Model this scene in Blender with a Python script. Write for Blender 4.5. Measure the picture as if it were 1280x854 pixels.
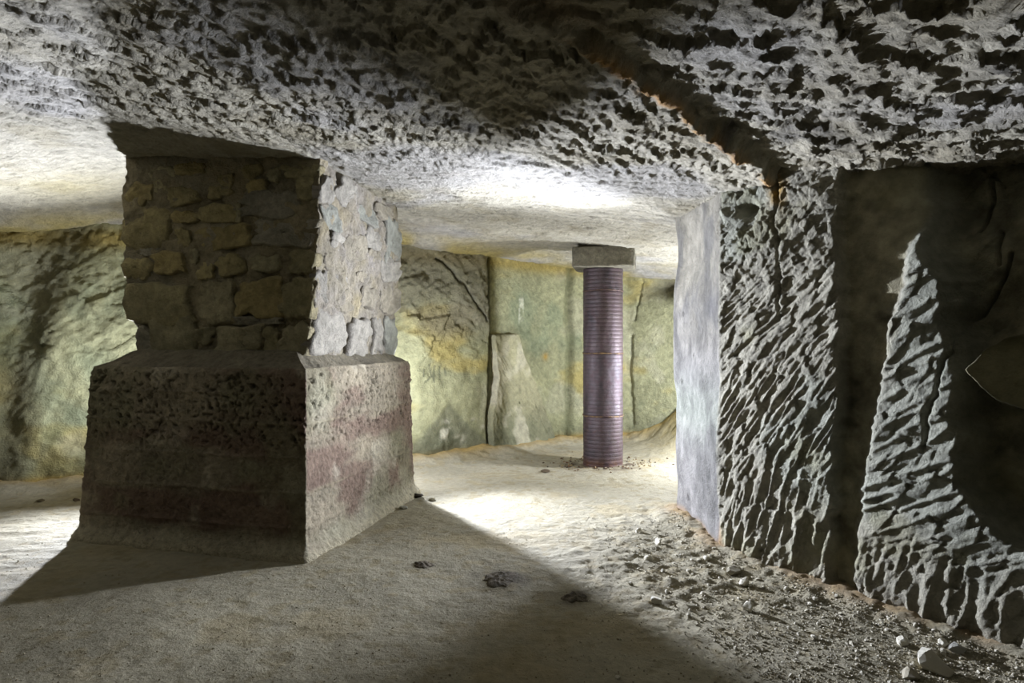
import bpy, bmesh, math, random
import numpy as np
from mathutils import Vector

for o in list(bpy.data.objects):
    bpy.data.objects.remove(o)
SC = bpy.context.scene
COL = SC.collection
PI = math.pi

# ------------------------------------------------------------------ camera
FPX, CX, CY, EYE = 800.0, 640.0, 427.0, 1.5
cam = bpy.data.cameras.new('camera')
cam.sensor_width = 36.0
cam.lens = FPX / 1280.0 * 36.0
cam.clip_start = 0.05
cam_ob = bpy.data.objects.new('camera', cam)
cam_ob.location = (0, 0, EYE)
cam_ob.rotation_euler = (PI / 2, 0, 0)
COL.objects.link(cam_ob)
SC.camera = cam_ob

# ------------------------------------------------------------------ world and exposure
SC.view_settings.view_transform = 'Standard'
SC.view_settings.look = 'None'
SC.view_settings.exposure = 0.08
SC.view_settings.gamma = 1.0
SC.view_settings.use_curve_mapping = False
world = bpy.data.worlds.new('world')
SC.world = world
world.use_nodes = True
bg = world.node_tree.nodes['Background']
bg.inputs[0].default_value = (0.9, 0.9, 0.7, 1)
bg.inputs[1].default_value = 0.02


# ------------------------------------------------------------------ lamps (work lamps behind the pillar and the pier, with added fills)
def lamp(name, kind, loc, power, color, radius, target=None, size=120, blend=1.0):
    l = bpy.data.lights.new(name, kind)
    l.energy = power
    l.color = color
    l.shadow_soft_size = radius
    ob = bpy.data.objects.new(name, l)
    ob.location = loc
    if kind == 'SPOT':
        l.spot_size = math.radians(size)
        l.spot_blend = blend
        d = Vector(target) - Vector(loc)
        ob.rotation_euler = d.to_track_quat('-Z', 'Y').to_euler()
    COL.objects.link(ob)
    return ob


COOL = (0.87, 0.94, 1.14)
# behind the pillar, aimed past it at the right-hand wall and roof
lamp('work_lamp_right_beam', 'SPOT', (-1.58, 7.2, 1.1), 3700, COOL, 0.05, (2.3, 3.0, 1.0), 84, 1.0)
lamp('fill_lamp_pillar_back', 'POINT', (-1.25, 6.72, 0.95), 120, COOL, 0.06)  # added fill for the floor and wall close behind the plinth
# behind the pillar, aimed to the left front
lamp('work_lamp_left_beam', 'SPOT', (-3.7, 6.45, 0.75), 1900, COOL, 0.04, (-3.6, 3.2, 1.9), 140, 1.0)
# behind the pier, aimed at the pillar
lamp('work_lamp_pillar_beam', 'SPOT', (1.66, 5.88, 1.2), 1450, COOL, 0.06, (-1.3, 3.4, 2.2), 96, 0.8)
# in the back chamber behind the pier
lamp('work_lamp_chamber', 'POINT', (2.75, 7.45, 1.0), 600, COOL, 0.10)
lamp('fill_lamp_back_wall', 'SPOT', (-1.35, 6.55, 1.0), 150, COOL, 0.12, (0.3, 8.7, 1.3), 120, 1.0)  # added fill behind the pillar, brightens the back wall
lamp('fill_lamp_left_wall', 'SPOT', (-3.45, 6.1, 0.9), 170, COOL, 0.12, (-4.9, 6.5, 1.4), 140, 1.0)  # added fill behind the pillar, brightens the wall's left end


# ------------------------------------------------------------------ numpy noise
def _h(ix, iy, seed):
    n = (ix.astype(np.int64) * 374761393 + iy.astype(np.int64) * 668265263 + seed * 974711 + 12345) & 0xFFFFFFFF
    n = ((n ^ (n >> 13)) * 1274126177) & 0xFFFFFFFF
    n = (n ^ (n >> 16))
    n = (n * 2246822519) & 0xFFFFFFFF
    n = n ^ (n >> 15)
    return (n & 0xFFFFFF).astype(np.float64) / 16777216.0


def vnoise(x, y, seed=0):
    fx, fy = np.floor(x), np.floor(y)
    ix, iy = fx.astype(np.int64), fy.astype(np.int64)
    tx, ty = x - fx, y - fy
    tx = tx * tx * tx * (tx * (tx * 6 - 15) + 10)
    ty = ty * ty * ty * (ty * (ty * 6 - 15) + 10)
    a = _h(ix, iy, seed); b = _h(ix + 1, iy, seed)
    c = _h(ix, iy + 1, seed); d = _h(ix + 1, iy + 1, seed)
    return (a + (b - a) * tx) * (1 - ty) + (c + (d - c) * tx) * ty


def fbm(x, y, seed=0, octv=4, gain=0.5):
    s, a, t = 0.0, 1.0, 0.0
    for k in range(octv):
        s = s + a * (vnoise(x * 2 ** k + 17.3 * k, y * 2 ** k - 9.1 * k, seed + k * 7) - 0.5)
        t += a
        a *= gain
    return s / t * 2.0          # about -1..1 (mostly -0.6..0.6)


def voro(x, y, seed=0, jit=0.9):
    fx, fy = np.floor(x), np.floor(y)
    f1 = np.full(x.shape, 9.0); f2 = np.full(x.shape, 9.0)
    r = np.zeros(x.shape); dx1 = np.zeros(x.shape); dy1 = np.zeros(x.shape)
    for i in (-1, 0, 1):
        for j in (-1, 0, 1):
            cx, cy = fx + i, fy + j
            px = cx + 0.5 + (_h(cx, cy, seed) - 0.5) * jit
            py = cy + 0.5 + (_h(cx, cy, seed + 1) - 0.5) * jit
            dx, dy = x - px, y - py
            d = dx * dx + dy * dy
            m = d < f1
            f2 = np.where(m, f1, np.minimum(f2, d))
            r = np.where(m, _h(cx, cy, seed + 2), r)
            dx1 = np.where(m, dx, dx1); dy1 = np.where(m, dy, dy1)
            f1 = np.where(m, d, f1)
    return r, dx1, dy1, np.sqrt(f1), np.sqrt(f2)


def sstep(a, b, x):
    t = np.clip((x - a) / (b - a), 0, 1)
    return t * t * (3 - 2 * t)


def mixc(c, d, m):
    return c + (np.asarray(d, float) - c) * np.asarray(m)[..., None]


def picks(x, y, ang, la, lb, seed, slope=1.0, rnd=0.6, edge=0.5):
    """pick-axe facets: long cells along ANG, each a tilted facet with a step at its end; about -1..1"""
    wx = x + 0.04 * fbm(x * 2.3, y * 2.3, seed + 50, 2)
    wy = y + 0.04 * fbm(x * 2.3, y * 2.3, seed + 60, 2)
    ca, sa = math.cos(ang), math.sin(ang)
    a = (wx * ca + wy * sa) / la
    b = (-wx * sa + wy * ca) / lb
    r, da, db, f1, f2 = voro(a, b, seed)
    return rnd * (r * 2 - 1) + slope * da * 1.2 - edge * np.exp(-((f2 - f1) / 0.07) ** 2)


def furrows(x, y, ang, la, lb, seed, sharp=1.5):
    """long tool furrows along ANG: 0 in the groove, 1 on the ridge"""
    ca, sa = math.cos(ang), math.sin(ang)
    a = (x * ca + y * sa) / la
    b = (-x * sa + y * ca) / lb
    n = vnoise(a, b, seed) * 0.65 + vnoise(a * 1.9 + 5, b * 1.9, seed + 3) * 0.35
    return 1.0 - np.abs(2 * n - 1) ** (1.0 / sharp)


# ------------------------------------------------------------------ materials
def rock_mat(name, noise_amt=0.35, scale=14.0, bump=0.35, rough=0.92, spec=0.2, dark_specks=0.0, speck_scale=60.0):
    m = bpy.data.materials.new(name)
    m.use_nodes = True
    nt = m.node_tree
    N, L = nt.nodes, nt.links
    b = N['Principled BSDF']
    b.inputs['Roughness'].default_value = rough
    b.inputs['Specular IOR Level'].default_value = spec
    at = N.new('ShaderNodeAttribute'); at.attribute_name = 'Col'
    tc = N.new('ShaderNodeTexCoord')
    n1 = N.new('ShaderNodeTexNoise'); n1.inputs['Scale'].default_value = scale
    n1.inputs['Detail'].default_value = 9; n1.inputs['Roughness'].default_value = 0.68
    L.new(tc.outputs['Object'], n1.inputs['Vector'])
    mr = N.new('ShaderNodeMapRange')
    mr.inputs['From Min'].default_value = 0.25; mr.inputs['From Max'].default_value = 0.75
    mr.inputs['To Min'].default_value = 1 - noise_amt; mr.inputs['To Max'].default_value = 1 + noise_amt
    L.new(n1.outputs['Fac'], mr.inputs['Value'])
    mul = N.new('ShaderNodeVectorMath'); mul.operation = 'SCALE'
    L.new(at.outputs['Color'], mul.inputs[0]); L.new(mr.outputs['Result'], mul.inputs['Scale'])
    colout = mul.outputs[0]
    n2 = N.new('ShaderNodeTexNoise'); n2.inputs['Scale'].default_value = speck_scale
    n2.inputs['Detail'].default_value = 6; n2.inputs['Roughness'].default_value = 0.7
    L.new(tc.outputs['Object'], n2.inputs['Vector'])
    if dark_specks > 0:
        mr2 = N.new('ShaderNodeMapRange')
        mr2.inputs['From Min'].default_value = 0.30; mr2.inputs['From Max'].default_value = 0.42
        mr2.inputs['To Min'].default_value = 1 - dark_specks; mr2.inputs['To Max'].default_value = 1.0
        L.new(n2.outputs['Fac'], mr2.inputs['Value'])
        mul2 = N.new('ShaderNodeVectorMath'); mul2.operation = 'SCALE'
        L.new(colout, mul2.inputs[0]); L.new(mr2.outputs['Result'], mul2.inputs['Scale'])
        colout = mul2.outputs[0]
    L.new(colout, b.inputs['Base Color'])
    bp = N.new('ShaderNodeBump'); bp.inputs['Strength'].default_value = bump
    bp.inputs['Distance'].default_value = 0.03
    add = N.new('ShaderNodeMath'); add.operation = 'ADD'
    L.new(n1.outputs['Fac'], add.inputs[0]); L.new(n2.outputs['Fac'], add.inputs[1])
    L.new(add.outputs[0], bp.inputs['Height'])
    L.new(bp.outputs['Normal'], b.inputs['Normal'])
    return m


M_ROOF = rock_mat('quarried_roof_stone', 0.34, 13, 0.9, dark_specks=0.25, speck_scale=45)
M_WALL = rock_mat('quarried_wall_stone', 0.34, 12, 0.8, dark_specks=0.25, speck_scale=50)
M_FLOOR = rock_mat('dusty_floor', 0.22, 18, 0.55, dark_specks=0.18, speck_scale=38)
M_CONC = rock_mat('honeycombed_concrete', 0.45, 22, 0.8, dark_specks=0.6, speck_scale=55)
M_MORTAR = rock_mat('lime_mortar', 0.35, 24, 0.9, dark_specks=0.5, speck_scale=70)
M_STONE = rock_mat('rubble_stone', 0.40, 18, 0.9, dark_specks=0.2, speck_scale=60)
M_PEB = rock_mat('loose_stone', 0.15, 30, 0.5, dark_specks=0.15, speck_scale=90)


def iron_mat():
    m = bpy.data.materials.new('rusted_iron')
    m.use_nodes = True
    nt = m.node_tree; N, L = nt.nodes, nt.links
    b = N['Principled BSDF']
    at = N.new('ShaderNodeAttribute'); at.attribute_name = 'Col'
    tc = N.new('ShaderNodeTexCoord')
    n1 = N.new('ShaderNodeTexNoise'); n1.inputs['Scale'].default_value = 14
    n1.inputs['Detail'].default_value = 8; n1.inputs['Roughness'].default_value = 0.65
    L.new(tc.outputs['Object'], n1.inputs['Vector'])
    rp = N.new('ShaderNodeValToRGB')
    e = rp.color_ramp.elements
    e[0].position = 0.40; e[0].color = (0, 0, 0, 1)
    e[1].position = 0.66; e[1].color = (1, 1, 1, 1)
    L.new(n1.outputs['Fac'], rp.inputs['Fac'])
    mx = N.new('ShaderNodeMix'); mx.data_type = 'RGBA'
    L.new(rp.outputs['Color'], mx.inputs['Factor'])
    L.new(at.outputs['Color'], mx.inputs['A'])
    mx.inputs['B'].default_value = (0.055, 0.032, 0.034, 1)
    L.new(mx.outputs['Result'], b.inputs['Base Color'])
    mr = N.new('ShaderNodeMapRange')
    mr.inputs['To Min'].default_value = 0.42; mr.inputs['To Max'].default_value = 0.75
    L.new(n1.outputs['Fac'], mr.inputs['Value']); L.new(mr.outputs['Result'], b.inputs['Roughness'])
    b.inputs['Metallic'].default_value = 0.45
    n2 = N.new('ShaderNodeTexNoise'); n2.inputs['Scale'].default_value = 80
    n2.inputs['Detail'].default_value = 4
    L.new(tc.outputs['Object'], n2.inputs['Vector'])
    bp = N.new('ShaderNodeBump'); bp.inputs['Strength'].default_value = 0.35; bp.inputs['Distance'].default_value = 0.01
    L.new(n2.outputs['Fac'], bp.inputs['Height']); L.new(bp.outputs['Normal'], b.inputs['Normal'])
    return m


M_IRON = iron_mat()
ALB = 0.60
TINT = np.array((1.04, 0.98, 0.81))        # the stone itself is faintly yellow; the lamps are cool


# ------------------------------------------------------------------ mesh helpers
def mesh_np(name, verts, faces, cols, mat, smooth=True):
    """verts (n,3), faces list of index arrays (quads or tris, one array each size), cols (n,3)"""
    me = bpy.data.meshes.new(name)
    verts = np.asarray(verts, np.float32).reshape(-1, 3)
    me.vertices.add(len(verts))
    me.vertices.foreach_set('co', verts.ravel())
    groups = [np.asarray(f, np.int32) for f in faces if len(f)]
    nl = sum(g.size for g in groups); nf = sum(len(g) for g in groups)
    me.loops.add(nl)
    me.loops.foreach_set('vertex_index', np.concatenate([g.ravel() for g in groups]))
    me.polygons.add(nf)
    starts, off = [], 0
    for g in groups:
        starts.append(off + np.arange(len(g)) * g.shape[1]); off += g.size
    me.polygons.foreach_set('loop_start', np.concatenate(starts).astype(np.int32))
    me.update(calc_edges=True)
    me.polygons.foreach_set('use_smooth', np.full(nf, smooth, dtype=bool))
    at = me.color_attributes.new('Col', 'FLOAT_COLOR', 'POINT')
    c = np.ones((len(verts), 4), np.float32)
    c[:, :3] = np.clip(np.asarray(cols, np.float32).reshape(-1, 3), 0.004, 0.95) * ALB * TINT
    at.data.foreach_set('color', c.ravel())
    me.materials.append(mat)
    me.validate()
    me.update()
    return me


def link(name, me, parent=None, loc=None):
    ob = bpy.data.objects.new(name, me)
    COL.objects.link(ob)
    if parent is not None:
        ob.parent = parent
    if loc is not None:
        ob.location = loc
    return ob


def grid_faces(nv, nu, wrap=False, flip=False, base=0):
    i = np.arange(nv - 1)[:, None]; j = np.arange(nu if wrap else nu - 1)[None, :]
    a = i * nu + j; b = i * nu + (j + 1) % nu; c = (i + 1) * nu + (j + 1) % nu; d = (i + 1) * nu + j
    f = np.stack([a, b, c, d], -1).reshape(-1, 4) + base
    return f[:, ::-1] if flip else f


def tag(o, label=None, cat=None, group=None, kind=None):
    if label: o['label'] = label
    if cat: o['category'] = cat
    if group: o['group'] = group
    if kind: o['kind'] = kind
    return o


def graded(pts):
    """piecewise graded coordinates [(start, step), ..., end]"""
    out = []
    for k in range(len(pts) - 1):
        a, st = pts[k]; b = pts[k + 1][0]
        n = max(1, int(round((b - a) / st)))
        out.append(np.linspace(a, b, n, endpoint=False))
    out.append(np.array([pts[-1][0]]))
    return np.concatenate(out)


# ------------------------------------------------------------------ plan of the quarry
# back wall, left to right; right wall with its free-standing pier, back to front
BACK = [(-7.0, 5.9), (-5.2, 6.5), (-4.5, 6.74), (-3.0, 7.22), (-1.18, 7.92), (-0.3, 8.55), (0.7, 9.4), (1.75, 9.75),
        (2.5, 9.3), (3.3, 8.2), (3.6, 5.9)]
RIGHT = [(3.9, 5.85), (2.6, 5.83), (1.44, 5.63), (1.48, 4.56), (2.41, 3.0), (2.85, 2.0), (3.2, 0.3), (3.2, -3.0)]


def resample(poly, step, soft=2):
    P = np.array(poly, float)
    out, brk = [], []
    for k in range(len(P) - 1):
        d = P[k + 1] - P[k]
        n = max(2, int(round(np.hypot(*d) / step(k))))
        t = np.linspace(0, 1, n, endpoint=False)[:, None]
        brk.append(sum(len(q) for q in out))
        out.append(P[k] + d * t)
    out.append(P[-1:])
    Q = np.concatenate(out)
    s = np.concatenate([[0], np.cumsum(np.hypot(*np.diff(Q, axis=0).T))])
    for _ in range(soft):
        Q[1:-1] = 0.25 * Q[:-2] + 0.5 * Q[1:-1] + 0.25 * Q[2:]
    T = np.gradient(Q, axis=0)
    for _ in range(soft + 2):
        T[1:-1] = 0.25 * T[:-2] + 0.5 * T[1:-1] + 0.25 * T[2:]
    T /= np.hypot(T[:, 0], T[:, 1])[:, None]
    return Q, s, T


def seg_s(poly, k):
    P = np.array(poly, float)
    return float(np.sum(np.hypot(*np.diff(P[:k + 1], axis=0).T))) if k else 0.0


def ray_wall(poly, px, py):
    """where the line of sight through a point of the photo meets a wall: (distance along it, height)"""
    k = (px - CX) / FPX
    P = np.array(poly, float); s0 = 0.0
    best = None
    for i in range(len(P) - 1):
        (x0, y0), (x1, y1) = P[i], P[i + 1]
        L = math.hypot(x1 - x0, y1 - y0)
        den = (x1 - x0) - k * (y1 - y0)
        if abs(den) > 1e-9:
            t = (k * y0 - x0) / den
            Y = y0 + t * (y1 - y0)
            if -1e-6 <= t <= 1 + 1e-6 and Y > 0 and (best is None or Y < best[2]):
                best = (s0 + t * L, EYE + (CY - py) * Y / FPX, Y)
        s0 += L
    return best[0], best[1]


def floor_xy(px, py, z=0.0):
    Y = FPX * (EYE - z) / (py - CY)
    return (px - CX) * Y / FPX, Y


def ceil_xy(px, py, z):
    Y = FPX * (z - EYE) / (CY - py)
    return (px - CX) * Y / FPX, Y


# plinth plan
PC = np.array([-1.40, 4.35]); E1 = np.array([-0.968, 0.250]); E2 = np.array([0.222, 0.975])
PL1, PL2 = 1.93, 1.98

S_BACK_DARK = None


# ------------------------------------------------------------------ floor
def dist_poly(x, y, poly):
    d = np.full(np.shape(x), 1e9)
    P = np.array(poly, float)
    for k in range(len(P) - 1):
        a, b = P[k], P[k + 1]
        ab = b - a
        t = np.clip(((x - a[0]) * ab[0] + (y - a[1]) * ab[1]) / (ab @ ab), 0, 1)
        d = np.minimum(d, np.hypot(x - a[0] - t * ab[0], y - a[1] - t * ab[1]))
    return d


def floor_h(x, y):
    x = np.asarray(x, float); y = np.asarray(y, float)
    h = 0.025 * fbm(x * 0.6, y * 0.6, 3, 2) + 0.010 * fbm(x * 2.7, y * 2.7, 11, 3)
    dr = dist_poly(x, y, RIGHT[2:])
    tal = np.exp(-(dr / 0.45) ** 2)
    rub = tal + 0.8 * np.exp(-(((x - 1.0) / 0.9) ** 2 + ((y - 4.3) / 0.9) ** 2))
    h = h + 0.05 * np.exp(-(dr / 0.16) ** 2)
    h = h + (0.006 + 0.013 * np.clip(rub, 0, 1)) * fbm(x * 11, y * 11, 21, 3)
    h = h + (0.004 + 0.010 * np.clip(rub, 0, 1)) * np.maximum(0, fbm(x * 28, y * 28, 29, 2))
    db = dist_poly(x, y, BACK)
    h = h + 0.09 * np.exp(-(db / 0.22) ** 2) + 0.05 * np.exp(-(db / 0.5) ** 2) * (0.5 + fbm(x * 4, y * 4, 31, 3))
    # heap of spoil in the far right corner
    h = h + 0.70 * np.exp(-(((x - 2.75) / 0.55) ** 2 + ((y - 9.0) / 0.7) ** 2)) * (1 + 0.12 * fbm(x * 5, y * 5, 37, 3))
    # trodden ridges on the left
    lw = sstep(-2.6, -3.6, x)
    h = h + lw * 0.016 * fbm(x * 2.2 + 0.7 * y, y * 9, 41, 3)
    # bits of grit at the pillar
    return h


fx = graded([(-7.2, 0.08), (-5.0, 0.03), (-3.6, 0.02), (2.7, 0.03), (4.0, 0)])
fy = graded([(-3.2, 0.15), (2.2, 0.016), (5.5, 0.022), (8.0, 0.03), (10.0, 0)])
X, Y = np.meshgrid(fx, fy)
Z = floor_h(X, Y)
c = np.empty(X.shape + (3,)); c[:] = (0.37, 0.352, 0.29)
n = fbm(X * 1.3, Y * 1.3, 71, 4)
c = c * (1 + 0.25 * n)[..., None]
c = mixc(c, (0.36, 0.31, 0.20), 0.55 * sstep(0.1, 0.5, fbm(X * 2.1 + 9, Y * 2.1, 73, 4)))
c = mixc(c, (0.30, 0.26, 0.17), 0.6 * sstep(0.28, 0.5, fbm(X * 13, Y * 13, 75, 2)))
dr = dist_poly(X, Y, RIGHT[2:])
c = mixc(c, (0.38, 0.25, 0.13), 0.6 * np.exp(-(dr / 0.11) ** 2) * sstep(-0.5, 0.2, fbm(X * 5, Y * 5, 77, 3)))
db = dist_poly(X, Y, BACK)
c = mixc(c, (0.42, 0.29, 0.08), 0.8 * np.exp(-(db / 0.16) ** 2))
c = mixc(c, (0.40, 0.33, 0.12), 0.8 * np.exp(-(((X - 2.75) / 0.7) ** 2 + ((Y - 9.0) / 0.8) ** 2)))
# rust round the foot of the column, dark earth round the clumps
rc = np.hypot((X - 1.12) / 1.3, Y - 7.80)
c = mixc(c, (0.10, 0.07, 0.05), np.clip(np.exp(-((rc - 0.22) / 0.14) ** 2) * (0.4 + 1.4 * fbm(X * 9, Y * 9, 79, 3)), 0, 0.9))
DARK = [(627, 727, .16), (719, 747, .11), (529, 709, .055), (770, 735, .10), (760, 722, .06)]
for (px, py, r) in DARK:
    gx, gy = floor_xy(px, py)
    w = np.exp(-(np.hypot(X - gx, (Y - gy)) / r) ** 2) * (0.75 + 1.3 * fbm(X * 12, Y * 12, 83, 3))
    c = mixc(c, (0.09, 0.08, 0.065), np.clip(w * (1.0 if px < 725 else 0.35), 0, 0.85))
floor = link('floor', mesh_np('floor', np.stack([X, Y, Z], -1), [grid_faces(len(fy), len(fx))], c, M_FLOOR))
tag(floor, kind='structure')


def fz(x, y):
    return float(floor_h(np.array([x]), np.array([y]))[0])


# ------------------------------------------------------------------ ceiling
FISS = [(-1.6, 0.2), (0.0, 2.17), (0.457, 2.61), (0.84, 3.06), (1.08, 3.33), (1.72, 4.17), (2.2, 4.9)]


def signed_fiss(x, y):
    d = np.full(np.shape(x), 1e9); sg = np.zeros(np.shape(x)); tt = np.zeros(np.shape(x))
    P = np.array(FISS)
    for k in range(len(P) - 1):
        a, b = P[k], P[k + 1]; ab = b - a
        t = np.clip(((x - a[0]) * ab[0] + (y - a[1]) * ab[1]) / (ab @ ab), 0, 1)
        dd = np.hypot(x - a[0] - t * ab[0], y - a[1] - t * ab[1])
        cr = (x - a[0]) * ab[1] - (y - a[1]) * ab[0]      # >0 to the right
        m = dd < d
        d = np.where(m, dd, d); sg = np.where(m, np.sign(cr), sg); tt = np.where(m, k + t, tt)
    return d * sg, tt


_zx = np.linspace(-8, 5, 400)
_zz = np.interp(_zx, [-8, -5.2, -3.1, -1.0, 1.1, 1.5, 2.4, 3.6, 5], [2.5, 2.72, 2.97, 2.77, 2.60, 2.53, 2.45, 2.38, 2.3])
for _ in range(60):
    _zz[1:-1] = 0.25 * _zz[:-2] + 0.5 * _zz[1:-1] + 0.25 * _zz[2:]


def ceil_base(x, y):
    z = np.interp(x, _zx, _zz)
    z = z + 0.06 * sstep(6.0, 7.6, y) * sstep(-0.5, 0.6, x)
    z = z - 0.10 * np.exp(-(dist_poly(x, y, BACK) / 0.35) ** 2)      # the roof rounds down into the back wall
    z = z + 0.04 * fbm(x * 0.7, y * 0.7, 201, 2)
    return z


def ceil_fn(x, y):
    z = ceil_base(x, y)
    f, t = signed_fiss(x + 0.05 * fbm(x * 4, y * 4, 205, 3), y + 0.05 * fbm(x * 4 + 7, y * 4, 206, 3))
    step = sstep(-0.01, 0.05, f) * np.exp(-np.maximum(f, 0) / 0.45) * sstep(0.2, 1.5, t)
    z = z + (0.05 + 0.05 * sstep(3.2, 4.5, t)) * step
    z = z + 0.05 * np.exp(-(f / 0.022) ** 2) * sstep(0.5, 1.6, t) * (0.6 + 0.9 * fbm(x * 6, y * 6, 207, 2))
    z = z - 0.022 * np.exp(-((f + 0.045) / 0.03) ** 2) * sstep(0.8, 1.8, t) * (0.7 + fbm(x * 8, y * 8, 208, 3))
    right = sstep(-0.15, 0.15, f)
    near = sstep(5.2, 3.6, y)
    # coarse pick pockets right of the fissure
    pr = picks(x, y, 2.0, 0.22, 0.085, 211, 1.0, 0.45)
    pr2 = picks(x, y, 1.1, 0.13, 0.04, 215, 0.7, 0.5)
    lump = fbm(x * 5.5, y * 5.5, 219, 3)
    z = z + right * near * (0.020 * pr + 0.012 * pr2 + 0.020 * lump)
    # left: oblique strokes; beyond: fine level strokes
    pl = picks(x, y, 1.25, 0.32, 0.055, 221, 0.8, 0.6, 0.3)
    pl2 = picks(x, y, 1.6, 0.14, 0.035, 225, 0.8, 0.5, 0.3)
    z = z + (1 - right) * near * (0.020 * pl + 0.013 * pl2 + 0.016 * fbm(x * 6.5, y * 3.5, 229, 4))
    far = 1 - near
    pf = picks(x, y, 0.15, 0.20, 0.055, 231, 0.4, 0.6)
    z = z + far * (0.011 * pf + 0.012 * fbm(x * 5, y * 5, 233, 4))
    z = z + 0.004 * fbm(x * 26, y * 26, 237, 2)
    return z, f, t


cx_ = graded([(-7.4, 0.09), (-5.2, 0.03), (-3.2, 0.015), (-1.2, 0.011), (2.9, 0.03), (4.1, 0)])
cy_ = graded([(-3.2, 0.15), (1.9, 0.011), (4.4, 0.016), (6.6, 0.025), (10.2, 0)])
X, Y = np.meshgrid(cx_, cy_)
Z, F, T = ceil_fn(X, Y)
c = np.empty(X.shape + (3,)); c[:] = (0.50, 0.485, 0.44)
c = c * (1 + 0.22 * fbm(X * 1.7, Y * 1.7, 241, 4))[..., None]
c = mixc(c, (0.36, 0.33, 0.25), 0.5 * sstep(0.1, 0.5, fbm(X * 3 + 5, Y * 3, 243, 4)))
c = mixc(c, (0.42, 0.43, 0.50), 0.5 * sstep(0.0, 0.4, fbm(X * 1.1 - 5, Y * 1.1, 245, 3)))
db = dist_poly(X, Y, BACK)
c = mixc(c, (0.46, 0.38, 0.12), 0.9 * np.exp(-(db / 0.45) ** 2) * sstep(-0.6, 0.25, fbm(X * 2, Y * 2, 247, 3)))
c = mixc(c, (0.45, 0.40, 0.22), 0.5 * np.exp(-(np.hypot(X + 3.9, (Y - 5.7) * 1.3) / 0.6) ** 2))
fm = np.exp(-((F + 0.05) / 0.03) ** 2) * sstep(1.3, 1.9, T)
c = mixc(c, (0.62, 0.36, 0.13), 0.9 * fm * sstep(-0.5, 0.1, fbm(X * 9, Y * 9, 249, 2)))
c = mixc(c, (0.25, 0.15, 0.06), 0.6 * np.exp(-((F - 0.04) / 0.09) ** 2) * sstep(2.2, 1.0, T) * sstep(-0.4, 0.2, fbm(X * 5, Y * 5, 250, 3)))
SOOT_SHADE = [(545, 152, 2.7, .14, .8), (585, 165, 2.7, .08, .6), (620, 193, 2.7, .08, .7), (950, 185, 2.52, .22, .75), (1010, 190, 2.5, .22, .75),
        (820, 275, 2.6, .25, .35), (1260, 90, 2.45, .15, .5), (720, 330, 2.62, .1, .5)]
for (px, py, z, r, a) in SOOT_SHADE:  # soot blots, with shade of the fissure recess painted in
    gx, gy = ceil_xy(px, py, z)
    w = np.exp(-(np.hypot(X - gx, Y - gy) / r) ** 2) * (0.7 + 1.6 * fbm(X * 7, Y * 7, 251, 3))
    c = mixc(c, (0.10, 0.10, 0.11), np.clip(w * a, 0, 0.85))
ceiling = link('ceiling', mesh_np('ceiling', np.stack([X, Y, Z], -1), [grid_faces(len(cy_), len(cx_), flip=True)], c, M_ROOF))
tag(ceiling, kind='structure')


# ------------------------------------------------------------------ walls
def wall(name, poly, step, dz, fn, flip, ztop=3.15, zbot=-0.12, mat=None, soft=2):
    Q, s, T = resample(poly, step, soft)
    z = np.linspace(zbot, ztop, int(round((ztop - zbot) / dz)) + 1)
    S, ZZ = np.meshgrid(s, z)
    d, c = fn(S, ZZ)
    nx, ny = -T[:, 1], T[:, 0]               # left of travel
    if flip:
        nx, ny = -nx, -ny                    # into the room
    P = np.stack([Q[None, :, 0] + nx[None] * d, Q[None, :, 1] + ny[None] * d, ZZ], -1)
    me = mesh_np(name, P, [grid_faces(len(z), len(s), flip=not flip)], c, mat or M_WALL)
    ob = link(name, me)
    tag(ob, kind='structure')
    return ob


def seg_dist(s, z, a, b):
    ax, az = a; bx, bz = b
    L = (bx - ax) ** 2 + (bz - az) ** 2
    t = np.clip(((s - ax) * (bx - ax) + (z - az) * (bz - az)) / L, 0, 1)
    return np.hypot(s - ax - t * (bx - ax), z - az - t * (bz - az))


def poly_dist(s, z, pts):
    s, z = s + 0.03 * fbm(s * 7, z * 7, 291, 3), z + 0.03 * fbm(s * 7 + 9, z * 7, 292, 3)
    d = np.full(s.shape, 1e9)
    for k in range(len(pts) - 1):
        d = np.minimum(d, seg_dist(s, z, pts[k], pts[k + 1]))
    return d


RB = lambda px, py: ray_wall(BACK, px, py)
RR = lambda px, py: ray_wall(RIGHT, px, py)


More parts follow.
